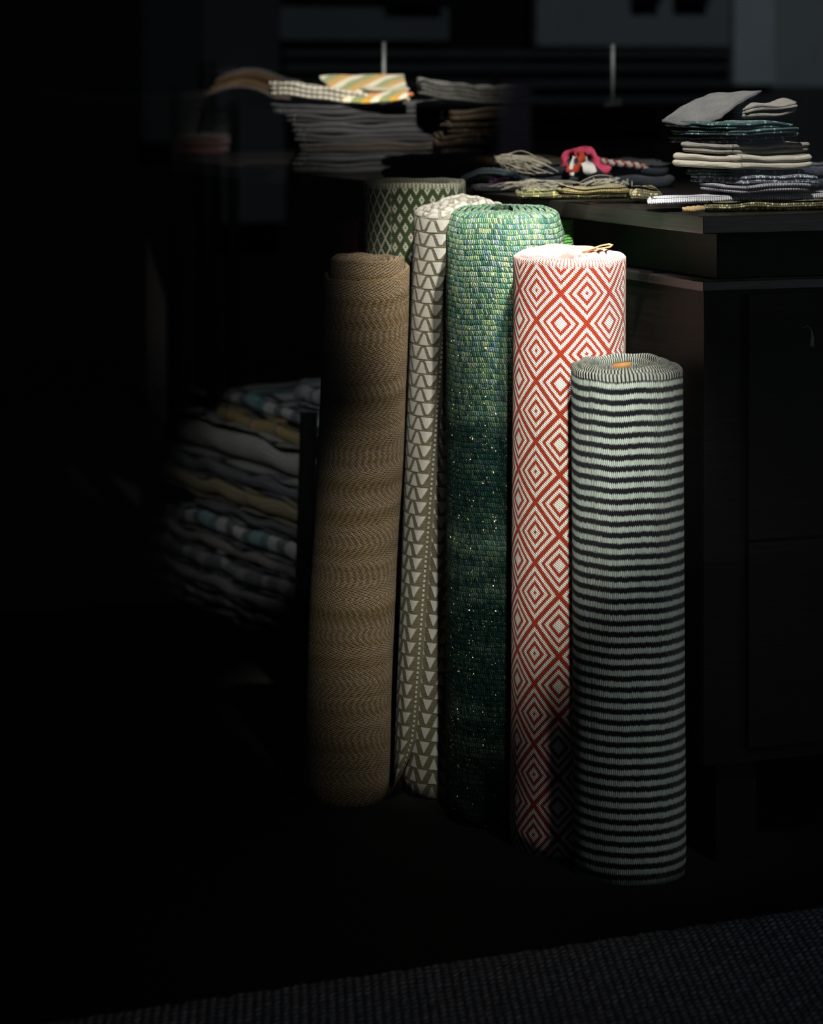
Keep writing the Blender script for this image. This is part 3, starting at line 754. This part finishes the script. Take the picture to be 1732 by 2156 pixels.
# topmost bent cloth: quad patch between four pixel corners
def patch(name, c00, c10, c11, c01, T, mat, bend=None, nu=26, nv=20):
    """c00 near-left, c10 near-right, c11 far-right, c01 far-left"""
    c = [Vector(x) for x in (c00, c10, c11, c01)]; vs, uv, fs = [], [], []
    rn = random.Random(8)
    for side in (0, 1):
        for i in range(nu+1):
            for j in range(nv+1):
                s, t = i/nu, j/nv
                p = c[0].lerp(c[1], s).lerp(c[3].lerp(c[2], s), t)
                e = min(s, 1-s, t, 1-t); p.z += (side-.5)*T*min(1, .35+math.sqrt(min(1, e*12))*.65)
                if bend: p.z += bend(s, t)
                p.z += .0007*math.sin(s*14+t*5)+.0005*math.sin(t*21)
                vs.append(p); uv.append((s*.14, t*.14))
    M = (nu+1)*(nv+1)
    for i in range(nu):
        for j in range(nv):
            a = i*(nv+1)+j; q = (a, a+nv+1, a+nv+2, a+1); fs.append(tuple(x+M for x in q)); fs.append(q[::-1])
    def wall(a, b): fs.append((a, b, b+M, a+M))
    for i in range(nu): wall(i*(nv+1), (i+1)*(nv+1)); wall((i+1)*(nv+1)+nv, i*(nv+1)+nv)
    for j in range(nv): wall(j+1, j); wall(nu*(nv+1)+j, nu*(nv+1)+j+1)
    return mesh(name, vs, fs, mat, None, uv, loc=c[0])
o = patch('folded_cloth', px(1393, 256, 3.90), px(1518, 249, 3.84), px(1603, 193, 4.00), px(1492, 200, 4.06), .0075, m_grey, lambda s, t: -.006*math.sin(PI*s)*(1-t)+.004*math.sin(PI*t))
tag(o, 'topmost grey worn denim cloth, bent upward at its right side', 'cloth', GR)
o = slab('folded_cloth', pxt(1690, 420, TZ+.001)+Vector((0.005, 0, 0)), U*.16, V*.12, 0.050, m_navy, 3, seed=40, rc=.02)
tag(o, 'thick dark folded cloth cut off by the right border behind the stack', 'cloth')

#=============================================================== MIDDLE OF THE TABLE
m_olive = fb('olive_yellow_knit', [(.07, .075, .02), (.20, .19, .06)], .0036, .0036, speck=((.50, .47, .14), .78), bump=.002, soft=.5)
m_olive2 = fb('mustard_knit', [(.12, .10, .025), (.28, .22, .07)], .0036, .0036, bump=.002, soft=.5)
m_navyb = fb('midnight_blue_wool', [(.010, .016, .026), (.018, .026, .040)], .0030, .0030)
m_brown = fb('dark_brown_shag', [(.055, .030, .011), (.14, .082, .032)], .0060, .0050, speck=((.26, .17, .08), .8), bump=.004, soft=.5)
m_brown2 = fb('tobacco_wool', [(.09, .052, .018), (.18, .11, .042)], .0045, .0040, bump=.003, soft=.4)
m_char = fb('charcoal_wool', [(.009, .009, .010), (.022, .022, .024)], .0045, .004, bump=.002, soft=.4)
m_midg = fb('slate_grey_wool', [(.014, .014, .016), (.030, .030, .033)], .0045, .004, bump=.002, soft=.4)
m_blk = fb('black_wool', [(.010, .010, .012), (.022, .022, .024)], .0045, .004, bump=.002)
m_purple = fb('deep_purple_wool', [(.09, .012, .10), (.13, .02, .14)])
TG = 'cloths in the middle of the display table'
def tslab(lab, x0, x1, yb, T, W, mat, z0=TZ+.001, n=2, g=None, cat='cloth', **k):
    a = pxt(x0, yb, z0); d = a.y; L_ = (x1-x0)/F*d
    # front edge parallel to the table front
    L_ = L_/(math.cos(TH)-(x1-866)/F*math.sin(TH))
    o = slab('folded_cloth', a, U*L_, VB*W, T, mat, n, **k); tag(o, lab, cat, g); return o
o = tslab('flat olive-yellow knitted mat at the left of the pale grey knit, on the table edge', 1095, 1330, 421, .012, .10, m_olive, n=1, seed=50, rc=.01, depth=.5)
OM = o
o = tslab('mustard knitted mat lying on the olive one', 1175, 1335, 412, .010, .09, m_olive2, z0=TZ+.0135, n=1, seed=51, rc=.01, depth=.5)
# gold knotted bundle
o = slab('folded_cloth', pxt(1326, 428, TZ+.001), U*.055, VB*.06, .020, m_gold, 1, seed=52, rc=.022, depth=.55, dome=.004)
tag(o, 'small puffy gold knit bundle beside the pale grey knit', 'cloth')
o = tslab('midnight blue folded blanket with a red and white cord on it', 1115, 1425, 400, .036, .26, m_navyb, n=2, seed=53, rc=.03, wrinkle=.002, dome=.004)
BL = o; blz = TZ+.037
o = tslab('small deep purple cloth at the table edge behind the tweed roll', 1035, 1100, 398, .014, .10, m_purple, n=1, seed=54, rc=.012, depth=.5)
# teal rope arc
m_rope = fb('teal_rope', [(.12, .20, .22), (.24, .33, .35)], .004, .006, bump=.003, soft=.5)
def arc_rope(lab, pts, r, mat, cat='cord', coils=0):
    P_ = []
    K = 40
    for i in range(K+1):
        t = i/K*(len(pts)-1); k = min(int(t), len(pts)-2); f_ = t-k
        p0, p1, p2, p3 = [Vector(pts[max(0, min(len(pts)-1, k+q))]) for q in (-1, 0, 1, 2)]
        P_.append(.5*((2*p1)+(-p0+p2)*f_+(2*p0-5*p1+4*p2-p3)*f_*f_+(-p0+3*p1-3*p2+p3)*f_**3))
    v, f = tube_geo(P_, r, 12, lambda t: 1+.16*math.sin(t*coils*2*PI))
    seg = 12; uv = [((i//seg)/K*.25, (i % seg)/seg*.03) for i in range(len(v))]
    o = mesh('cord', v, f, mat, None, uv, loc=P_[0]); tag(o, lab, cat); return o
zr = lambda y, d: px(0, y, d).z
arc_rope('thick grey-teal twisted rope arching over the purple cloth', [px(975, 380, 4.62), px(990, 372, 4.6), px(1015, 362, 4.57), px(1050, 362, 4.55), px(1085, 370, 4.52), px(1110, 382, 4.47), px(1128, 392, 4.42)], .0062, m_rope, coils=18)
# red/white cord with ribbons
def cordmat():
    m = Mat('red_white_cord', .9, .1); u, v = m.uv()
    s = (u/.028+v/.09).frac(); col = m.ramp(s+m.noise(m.vec(u, v, 0.0), 60, 2)*.12, [(0, (.62, .58, .52)), (.40, (.40, .03, .03)), (.62, (.52, .08, .11)), (.80, (.62, .58, .52))], 'CONSTANT')
    m.color(col); m.bump((((u/.006).frac()-.5).abs()*-2), .002); return m.m
cd = 4.50
arc_rope('tapering red and white wrapped cord lying on the blue blanket', [px(1262, 338, cd), px(1290, 343, cd), px(1330, 347, cd+.02), px(1365, 354, cd+.05), px(1395, 358, cd+.08)], .0052, cordmat(), coils=9)
rib = empty('ribbon_bow', px(1228, 345, 4.44), label='bow of pink, red and white cloth ribbons on the blue blanket', cat='bow')
m_pink = plain('pink_ribbon', (.45, .05, .10), .8, .2, .25, 200); m_redr = plain('brick_ribbon', (.36, .045, .02), .8, .2, .2, 200); m_whr = plain('white_ribbon', (.60, .58, .54), .85, .2, .1, 200)
def ribbon(name, pxs, w_, mat, lab, d0=4.44, nrm=(.0, 1, .0)):
    pts = [px(x, y, d0+dd) for (x, y, dd) in pxs]; P_ = []
    n = len(pts)
    for k in range(n-1):
        for q in range(6):
            f_ = q/6; p0, p1, p2, p3 = [pts[max(0, min(n-1, k+r))] for r in (-1, 0, 1, 2)]
            P_.append(.5*((2*p1)+(-p0+p2)*f_+(2*p0-5*p1+4*p2-p3)*f_*f_+(-p0+3*p1-3*p2+p3)*f_**3))
    P_.append(pts[-1]); vs, fs = [], []
    for i, p in enumerate(P_):
        t = (P_[min(i+1, len(P_)-1)]-P_[max(i-1, 0)]).normalized()
        side = t.cross(Vector(nrm)).normalized(); q_ = math.sin(i*.35+len(P_))*.9; side = (side*math.cos(q_)+Vector(nrm)*math.sin(q_)).normalized()
        n_ = t.cross(side).normalized()*.0006
        for q in (-1, 1): vs += [p+side*q*w_/2-n_, p+side*q*w_/2+n_]
    for i in range(len(P_)-1):
        a = i*4; fs += [(a, a+2, a+6, a+4), (a+1, a+5, a+7, a+3), (a, a+4, a+5, a+1), (a+2, a+3, a+7, a+6)]
    fs += [(0, 1, 3, 2)]; e = (len(P_)-1)*4; fs += [(e, e+2, e+3, e+1)]
    o = mesh(name, [v-rib.location for v in vs], fs, mat, rib); o['label'] = lab
ribbon('ribbon', [(1188, 350, 0), (1187, 335, 0), (1197, 322, .01), (1212, 320, .02), (1218, 328, .02)], .013, m_pink, 'pink ribbon loop')
ribbon('ribbon', [(1192, 354, -.01), (1206, 356, -.015), (1220, 350, -.015), (1224, 332, -.01), (1218, 320, 0)], .013, m_redr, 'brick red ribbon loop')
ribbon('ribbon', [(1218, 320, .0), (1232, 314, .01), (1245, 322, .01), (1254, 336, .0), (1264, 350, -.01), (1284, 360, -.015)], .014, m_pink, 'trailing pink ribbon')
ribbon('ribbon', [(1226, 316, .02), (1242, 318, .02), (1256, 338, .01), (1270, 356, .0)], .009, m_redr, 'brick red ribbon tail')
ribbon('ribbon', [(1226, 336, -.005), (1236, 350, -.012), (1248, 366, -.02)], .020, m_whr, 'broad white ribbon tail')
ribbon('ribbon', [(1210, 330, -.005), (1205, 345, -.01), (1203, 370, -.02)], .009, m_whr, 'narrow white ribbon tail')
# fringes
m_fr = plain('natural_fringe', (.62, .57, .44), .95, .1)
# dark brown pile behind
GB = 'dark brown blankets piled in the middle of the table'
z = TZ+.001; zz = [
    ('lowest dark brown blanket of the middle pile', 905, 1395, .026, m_brown, 2),
    ('dark brown shaggy blanket, second from the bottom in the middle pile', 925, 1390, .022, m_brown, 1),
    ('dark brown blanket, third from the bottom in the middle pile', 920, 1400, .022, m_brown, 2),
    ('dark brown blanket below the topmost one in the middle pile', 935, 1398, .022, m_brown, 2),
    ('topmost shaggy brown blanket of the middle pile', 950, 1390, .020, m_brown2, 2)]
for i, (lab, x0, x1, T, mt, n) in enumerate(zz):
    d_ = 5.06+.006*i; a = Vector(((x0-866)/F*d_, d_, z)); L_ = reach(x0, d_, U.x, U.y, x1)
    o = slab('folded_blanket', a, U*L_, VB*.24, T*.93, mt, n, seed=60+i, rc=.02, wrinkle=.0030, wf=.5); tag(o, lab, 'blanket', GB); z += T+.0012
PILEZ = z
# tobacco cloth in front left of it, with fringe
tA = Vector((-.058, 5.0, TZ+.001)); tE = Vector((.204, -.405, 0)); tN = Vector((.405, .204, 0)).normalized()
o = slab('folded_cloth', tA, tE, tN*.13, .017, m_blk, 1, seed=65, rc=.012, wf=.5); tag(o, 'black cloth under the tobacco-brown one with the long fringe', 'cloth')
o = slab('folded_cloth', tA+Vector((0, 0, .018)), tE, tN*.125, .020, m_brown2, 1, seed=66, rc=.012, depth=.5, wf=.5, sag=lambda s, t: .010*s)
tag(o, 'tobacco-brown cloth with a long natural fringe, behind the lozenge roll', 'cloth')
wisps(46, (1040, 326, 1062, 340), (1120, 330, 1200, 372), 4.43, 4.50, .00058, m_fr, 'fringe', o, 3, 10, 16)
wisps(20, (1040, 328, 1075, 342), (1060, 345, 1150, 378), 4.42, 4.47, .00058, m_fr, 'fringe', o, 13, 6, 14)
o = tslab('black cloth with a pale thread fringe lying along the table edge', 1000, 1120, 405, .008, .09, m_blk, n=1, seed=67, rc=.008)
wisps(34, (1105, 376, 1140, 392), (1000, 392, 1110, 408), 4.36, 4.43, .00055, m_fr, 'fringe', o, 4, 0, 8)
wisps(22, (1110, 380, 1150, 398), (1160, 388, 1260, 406), 4.36, 4.42, .00055, m_fr, 'fringe', o, 5, 0, 9)
wisps(16, (1215, 386, 1300, 396), (1230, 372, 1345, 396), 4.36, 4.40, .00055, m_fr, 'fringe', BL, 9, 0, 12)
wisps(9, (1290, 388, 1330, 394), (1290, 370, 1345, 378), 4.36, 4.38, .00055, m_fr, 'fringe', BL, 11, 0, 6)

#=============================================================== LEFT-CENTRE PILE
GL = 'grey and dark blankets in the pile left of the middle'
labs = [('lowest black and tan patterned blanket in the grey pile', m_char, .020, 615, 905), ('second blanket from the bottom in the grey pile, black', m_blk, .018, 622, 912),
        ('dark brown blanket low in the grey pile', fb('umber_wool', [(.016, .011, .007), (.035, .024, .014)]), .016, 630, 915), ('black blanket in the middle of the grey pile', m_blk, .015, 620, 925),
        ('wide slate-grey blanket in the grey pile', m_midg, .019, 612, 932), ('black dotted blanket under the grey top one', m_blk, .014, 600, 930), ('soft grey blanket directly below the yellow striped textile', m_midg, .020, 570, 935)]
z = TZ+.001; d5 = 5.12
for i, (lab, mt, T, x0, x1) in enumerate(labs):
    a = Vector(((x0-866)/F*d5, d5, z)); L_ = (x1-x0)/F*d5/.92
    o = slab('folded_blanket', a, U*L_, VB*.24, T*.97, mt, 2, seed=80+i, rc=.02, wrinkle=.0018, wf=.6, sag=lambda s, t, q=i: -.003*math.sin(s*PI)*(q/6)+.008*max(0, s-.8)*q/3); tag(o, lab, 'blanket', GL); z += T+.0008
# beige ribbed runner on top, and yellow striped cloth
m_cream = fb('cream_rib_weave', [(.40, .36, .27), (.62, .58, .48)], .0090, .011, bump=.004, soft=.6)
d6 = 5.12; zb = px(0, 222, d6).z
o = slab('folded_cloth', px(566, 213, d6), U*.215, VB*.20, .024, m_cream, 3, seed=90, rc=.02, wrinkle=.0015, sag=lambda s, t: .011*math.cos(s*2.9)-.001)
tag(o, 'cream ribbed textile draped across the top of the grey pile', 'cloth')
m_ystr = fb('mustard_cream_sage_stripes', [(.5, .4, .1), (.5, .4, .1)], .0036, .0036, stripes=(.060, [(0, (.70, .64, .48)), (.30, (.25, .27, .10)), (.66, (.55, .29, .04))]), soft=.15, bump=.0008, skew=-.9)
o = patch('folded_cloth', px(722, 214, 5.16), px(860, 205, 5.16), px(850, 158, 5.38), px(670, 160, 5.38), .008, m_ystr, lambda s, t: -.004*math.sin(PI*s)*(1-t))
tag(o, 'bright mustard, cream and sage striped cloth on top of the pile', 'cloth')
GE = 'cloths folded under the striped cloth, edges fanned at the right'
for i, (y, c, x1, lab) in enumerate([(190, (.50, .47, .36), 868, 'cream folded cloth edge right under the striped cloth'), (201, (.72, .22, .07), 876, 'orange folded cloth edge between two cream ones'), (211, (.66, .52, .28), 872, 'butter-yellow folded cloth edge, lowest of the fan')]):
    o = slab('folded_cloth', px(x1-95, y, 5.20)+Vector((0, 0, -.002)), U*.085, V*.1, .0075, fb('fan_cloth_%d' % i, [tuple(q*.8 for q in c), c]), 1, seed=95+i, rc=.006, wrinkle=.0005, depth=.5)
    tag(o, lab, 'cloth', GE)
# multi colour folded bunch left of it
mc = fb('multi_stripe_weave', [(.2, .1, .04), (.2, .1, .04)], .0036, .0036, stripes=(.030, [(0, (.13, .14, .15)), (.2, (.40, .22, .05)), (.45, (.14, .07, .04)), (.62, (.36, .24, .18)), (.85, (.05, .08, .05))]), soft=.2)
GM = 'coloured runners curving down left of the cream textile'
d7 = 6.12
for i, (y, c, lab) in enumerate([(205, (.24, .18, .15), 'lowest dusty rose runner of the curved bunch'), (196, (.34, .19, .06), 'ochre runner in the curved bunch, above the rose one'), (188, (.10, .045, .02), 'dark chestnut runner in the curved bunch'), (180, (.28, .14, .04), 'rust runner in the curved bunch'), (172, (.20, .19, .19), 'topmost grey and ochre runner of the curved bunch')]):
    o = slab('folded_runner', px(432+i*6, y, d7+.01*i), U*.195, VB*.18, .0095, fb('runner_%d' % i, [tuple(q*.7 for q in c), tuple(q*1.3 for q in c)], patch=30), 1, seed=100+i, rc=.012, wrinkle=.0006, depth=.5,
             sag=lambda s, t: .020*math.sin(min(1, s*1.25)*PI)**1-.020*max(0, s-.62))
    tag(o, lab, 'runner', GM)
# grey twisted pile behind, in the shade
o = slab('folded_blanket', px(885, 218, 5.08), U*.235, VB*.15, .030, fb('pale_stripe_wool', [(.04, .04, .035), (.12, .115, .10)], .006, .005, patch=40), 4, seed=110, rc=.03, sag=lambda s, t: .016*(1-s)**2+.004*s-.006*math.sin(s*PI))
tag(o, 'pale dull striped blanket sagging behind the brown pile', 'blanket')
# support under it
# ------------------------------------------------------------------ far left stack on the table
GF = 'long dark blankets at the far left of the table'
z = TZ+.001; d8 = 6.15
for i, (lab, T, mt, x0) in enumerate([('lowest rust and maroon blanket of the far left pile', .034, fb('rust_maroon_wool', [(.05, .016, .007), (.045, .010, .018)], patch=5), 150), ('dark beige thin blanket over the rust one, far left', .014, fb('dull_beige_wool', [(.05, .045, .035), (.09, .08, .065)]), 110),
        ('dark grey dotted blanket low in the far left pile', .026, m_char, 80), ('dark grey dotted blanket in the middle of the far left pile', .026, m_char, 95), ('dark grey dotted blanket below the top one, far left', .026, m_midg, 70), ('topmost dark knitted blanket with a pale dotted edge, far left', .018, fb('knit_edge_wool', [(.08, .075, .06), (.17, .16, .12)], .008, .009, bump=.003, soft=.6), 60)]):
    a = Vector(((x0-866)/F*d8, d8, z)); L_ = (478-x0)/F*d8/.93-.0
    o = slab('folded_blanket', a+V*(.002*i), U*L_, VB*.28, T*.97, mt, 2, seed=120+i, rc=.03, wrinkle=.002, wf=.5, sag=lambda s, t, q=i: -.004*q*math.sin(s*PI)*.8); tag(o, lab, 'blanket', GF); z += T+.001
ZF = z
# basket with a cloth and an open booklet behind
m_wick = fb('dark_wicker', [(.03, .025, .02), (.06, .05, .04)], .010, .012, bump=.004, soft=.6)
bk = empty('storage_basket', px(30, 160, 6.4), label='dark box basket with a pale cloth over its rim at the top left', cat='basket')
bo = Vector(bk.location); bo.z = ZF+.0
bk.location = bo
g = join([box_geo((0, 0, 0), U*.22, V*.008, (0, 0, .075)), box_geo(V*.15, U*.22, V*.008, (0, 0, .075)), box_geo(V*.008, U*.008, V*.142, (0, 0, .075)), box_geo(U*.212+V*.008, U*.008, V*.142, (0, 0, .075)), box_geo((0, 0, 0), U*.22, V*.158, (0, 0, .006))])
mesh('basket_wall', g[0], g[1], m_wick, bk, smooth=False)
cl = patch('cloth_lining', Vector((-.03, -.006, .078)), U*.23+Vector((0, -.006, .078)), U*.23+V*.16+Vector((0, 0, .082)), V*.16+Vector((0, 0, .082)), .005, fb('dull_linen', [(.10, .10, .10), (.16, .16, .16)]), lambda s, t: .006*math.sin(s*7))
cl.parent = bk; cl['label'] = 'wavy pale grey cloth'
m_paper = plain('grey_card', (.12, .11, .12), .7, .3)
cz = ZF+.003
o = patch('booklet', px(388, 152, 6.35), px(492, 152, 6.3), px(516, 100, 6.55), px(400, 135, 6.6), .004, m_paper)
tag(o, 'thin grey booklet with one raised corner lying behind the coloured runners', 'booklet')

# riser with metal posts and a glass screen
m_steel = plain('brushed_steel', (.5, .52, .52), .5, .5, metallic=.3)
rz = .961; rp = px(1290, 228, 6.0); r0 = Vector((rp.x, rp.y, 0))-U*.62
# riser sits on the table
o = box('display_riser', Vector((r0.x, r0.y, TZ+.0005))+V*.01, U*1.05, V*.12, (0, 0, rz-TZ-.0005), m_wood2); tag(o, 'low black wooden riser standing on the table behind the piles', 'riser')
def clampt(o, w_=.02, h_=.02): pass
def post(x, label, ztop_):
    t = (x-866)/F; o_ = r0+V*.05; s = (o_.dot(V))/(t*V.x+V.y); p = Vector((t*s, s, rz))
    e = empty('screen_post', p, label=label, cat='post')
    v, f = tube_geo([(0, 0, .020), (0, 0, ztop_-rz)], .0036, 12); mesh('rod', v, f, m_steel, e)
    v, f = join([box_geo((-.018, -.010, 0), (.036, 0, 0), (0, .020, 0), (0, 0, .012)), box_geo((-.008, -.008, .012), (.014, 0, 0), (0, .016, 0), (0, 0, .010)), box_geo((.010, -.006, .012), (.006, 0, 0), (0, .012, 0), (0, 0, .010))])
    mesh('clamp', v, f, plain('black_metal', (.02, .02, .02), .4, .5) if 'black_metal' not in bpy.data.materials else bpy.data.materials['black_metal'], e, smooth=False)
    return p
pA = post(1290, 'thin bright steel rod standing upright on a black foot above the brown pile', 1.096)
pB = post(808, 'thin dull steel rod rising behind the yellow striped cloth', 1.100)
scr = box('glass_screen', pB+Vector((0, .006, .0))-Vector((0, 0, 0)), (pA-pB)*1.9, V*.004, (0, 0, 1.094-rz), glass('screen_glass', .8)); tag(scr, 'low clear glass screen between the two steel rods', 'screen')

#=============================================================== BLANKET PILE UNDER THE TABLE
GU = 'blankets piled on the floor under the table'
def bf(name, a, b_): return fb(name, [a, b_], .006, .005, patch=14, bump=.003)
m_chk = fb('patchwork_grey', [(.1, .1, .1)]*2, .006, .005, stripes=(.19, [(0, (.06, .06, .065)), (.22, (.22, .21, .19)), (.38, (.07, .07, .075)), (.62, (.15, .14, .13)), (.82, (.045, .045, .05))]), bump=.003)
m_teals = fb('teal_cream_dark_stripes', [(.1, .1, .1)]*2, .006, .005, stripes=(.24, [(0, (.05, .055, .06)), (.16, (.30, .28, .27)), (.34, (.035, .045, .05)), (.48, (.10, .19, .19)), (.68, (.03, .09, .09)), (.82, (.30, .29, .29))]), bump=.003)
m_yel = fb('yellow_dark_blocks', [(.1, .1, .1)]*2, .006, .005, stripes=(.115, [(0, (.18, .135, .025)), (.38, (.05, .045, .02)), (.46, (.30, .17, .06)), (.62, (.21, .14, .02))]), bump=.003)
under_items = [ # z0, T, near-right d offset, left px end, material, n, label
    (.002, .042, 280, m_chk, 1, 'lowest blanket of the floor pile, dark with cream blocks'),
    (.046, .030, 270, bf('dull_grey_wool', (.09, .085, .085), (.17, .16, .15)), 1, 'dull grey blanket, second from the floor'),
    (.078, .040, 285, m_chk, 1, 'patchwork grey blanket, third from the floor'),
    (.120, .028, 300, bf('taupe_wool', (.08, .07, .06), (.16, .14, .12)), 1, 'taupe blanket under the teal striped one'),
    (.150, .046, 365, m_teals, 1, 'thick blanket with teal, cream and dark stripes in the floor pile'),
    (.198, .020, 400, bf('near_black_wool', (.02, .02, .02), (.04, .04, .04)), 1, 'thin black blanket above the teal striped one'),
    (.220, .040, 330, bf('dark_olive_wool', (.10, .075, .02), (.15, .115, .04)), 1, 'dark olive-brown blanket in the middle of the floor pile'),
    (.262, .030, 350, bf('near_black_wool_b', (.02, .02, .022), (.045, .045, .05)), 1, 'black blanket right under the big pale grey one'),
]
dR, dL = 5.06, 5.80
def upt(x, z, dd=0):
    # point above the pile's front line for image column x
    p0 = Vector(((650-866)/F*dR, dR, 0)); p1 = Vector(((290-866)/F*dL, dL, 0)); dv = p1-p0
    t_ = (x-866)/F; k_ = (p0.x-t_*p0.y)/(t_*dv.y-dv.x); p = p0+dv*k_; return Vector((p.x, p.y, z))
for i, (z0, T, xl, mt, n, lab) in enumerate(under_items):
    a = upt(xl, z0); b_ = upt(640, z0); e = b_-a; nrm = Vector((-e.y, e.x, 0)).normalized()
    o = slab('folded_blanket', a, e, nrm*.30, T, mt, n, seed=140+i, rc=.022, wrinkle=.0045, wf=.45, depth=.5 if n == 1 else .4); tag(o, lab, 'blanket', GU)
a = upt(318, .295); b_ = upt(642, .295); e = b_-a; nrm = Vector((-e.y, e.x, 0)).normalized()
o = slab('folded_blanket', a, e, nrm*.34, .062, bf('pale_stone_wool', (.19, .19, .15), (.27, .27, .23)), 1, seed=160, rc=.05, wrinkle=.003, wf=.4, depth=.5, top=lambda s, t: .014*math.sin(PI*min(1, s*.9+.1)))
tag(o, 'large pale stone-grey blanket bulging in the upper floor pile', 'blanket', GU)
a = upt(425, .358); b_ = upt(640, .358); e = b_-a; nrm = Vector((-e.y, e.x, 0)).normalized()
o = slab('folded_blanket', a+nrm*.02, e, nrm*.24, .034, m_yel, 1, seed=161, rc=.02, depth=.5, wrinkle=.003, wf=.4, sag=lambda s, t: -.012*s+.006)
tag(o, 'yellow and ochre block-striped blanket on the pale grey one', 'blanket', GU)
o = slab('folded_blanket', a+nrm*.035+Vector((0, 0, .036)), e*1.0, nrm*.22, .032, m_teals, 1, seed=162, rc=.02, depth=.5, wrinkle=.003, wf=.4, sag=lambda s, t: -.010*s+.006)
tag(o, 'teal and cream blanket lying on the yellow striped one', 'blanket', GU)
a = upt(552, .430)+nrm*.05; 
o = slab('folded_blanket', a, e*.42, nrm*.18, .040, fb('pale_teal_stripes', [(.1, .1, .1)]*2, .006, .005, stripes=(.11, [(0, (.10, .15, .15)), (.3, (.22, .22, .22)), (.6, (.06, .10, .10)), (.75, (.26, .25, .26))]), bump=.003), 1, seed=163, rc=.03, depth=.5)
tag(o, 'small pale blanket on the very top of the floor pile', 'blanket', GU)
arc_rope('curled beige edge strap left of the yellow striped blanket', [upt(430, .420), upt(405, .418), upt(380, .410), upt(365, .395), upt(372, .382), upt(395, .378), upt(425, .386)], .006, bf('beige_wool', (.05, .045, .035), (.08, .07, .055)), 'strap')
# far left, almost lost in the dark
o = slab('folded_blanket', Vector(((-120-866)/F*6.1, 6.1, .002)), U*.29, V*.3, .205, m_blk, 5, seed=170, rc=.03); tag(o, 'black folded blanket pile base at the far left on the floor', 'blanket')
o = slab('folded_blanket', Vector(((-120-866)/F*6.1, 6.1, .210)), U*.29, V*.3, .045, m_char, 1, seed=171, rc=.03, depth=.5); tag(o, 'dark grey blanket at the far left, resting on the black one', 'blanket')
mbw = rug_plain('black_weave', (.003, .003, .0035), (.005, .005, .006)); mbw.node_tree.nodes['Principled BSDF'].inputs['Sheen Weight'].default_value = 0; mbw.node_tree.nodes['Principled BSDF'].inputs['Specular IOR Level'].default_value = .02
o = roll('rolled_rug', ((634-866)/F*4.965, 4.965), .0165, .445, mbw, .004, 3, 2.0, lean=(.012, 0))
tag(o, 'slim black rolled rug in the shadow left of the tan roll', 'rug')
# pale round stool seat glimpsed behind the crimson roll
st = empty('stool', (px(640, 480, 6.6).x, 6.6, 0), label='low stool with a pale round seat behind the crimson roll', cat='stool')
sz = px(0, 476, 6.6).z
v, f = tube_geo([(0, 0, sz-.03), (0, 0, sz-.024), (0, 0, sz-.004), (0, 0, sz)], .10, 40, lambda t: (.93 if t < .2 else 1 if t < .9 else .95)); mesh('seat', v, f, plain('pale_seat', (.17, .19, .18), .7, .2), st)
for k in range(3):
    an = 2*PI*k/3+.4; v, f = tube_geo([(.085*math.cos(an), .085*math.sin(an), 0), (.06*math.cos(an), .06*math.sin(an), sz-.03)], .010, 10); mesh('leg', v, f, m_frame, st)
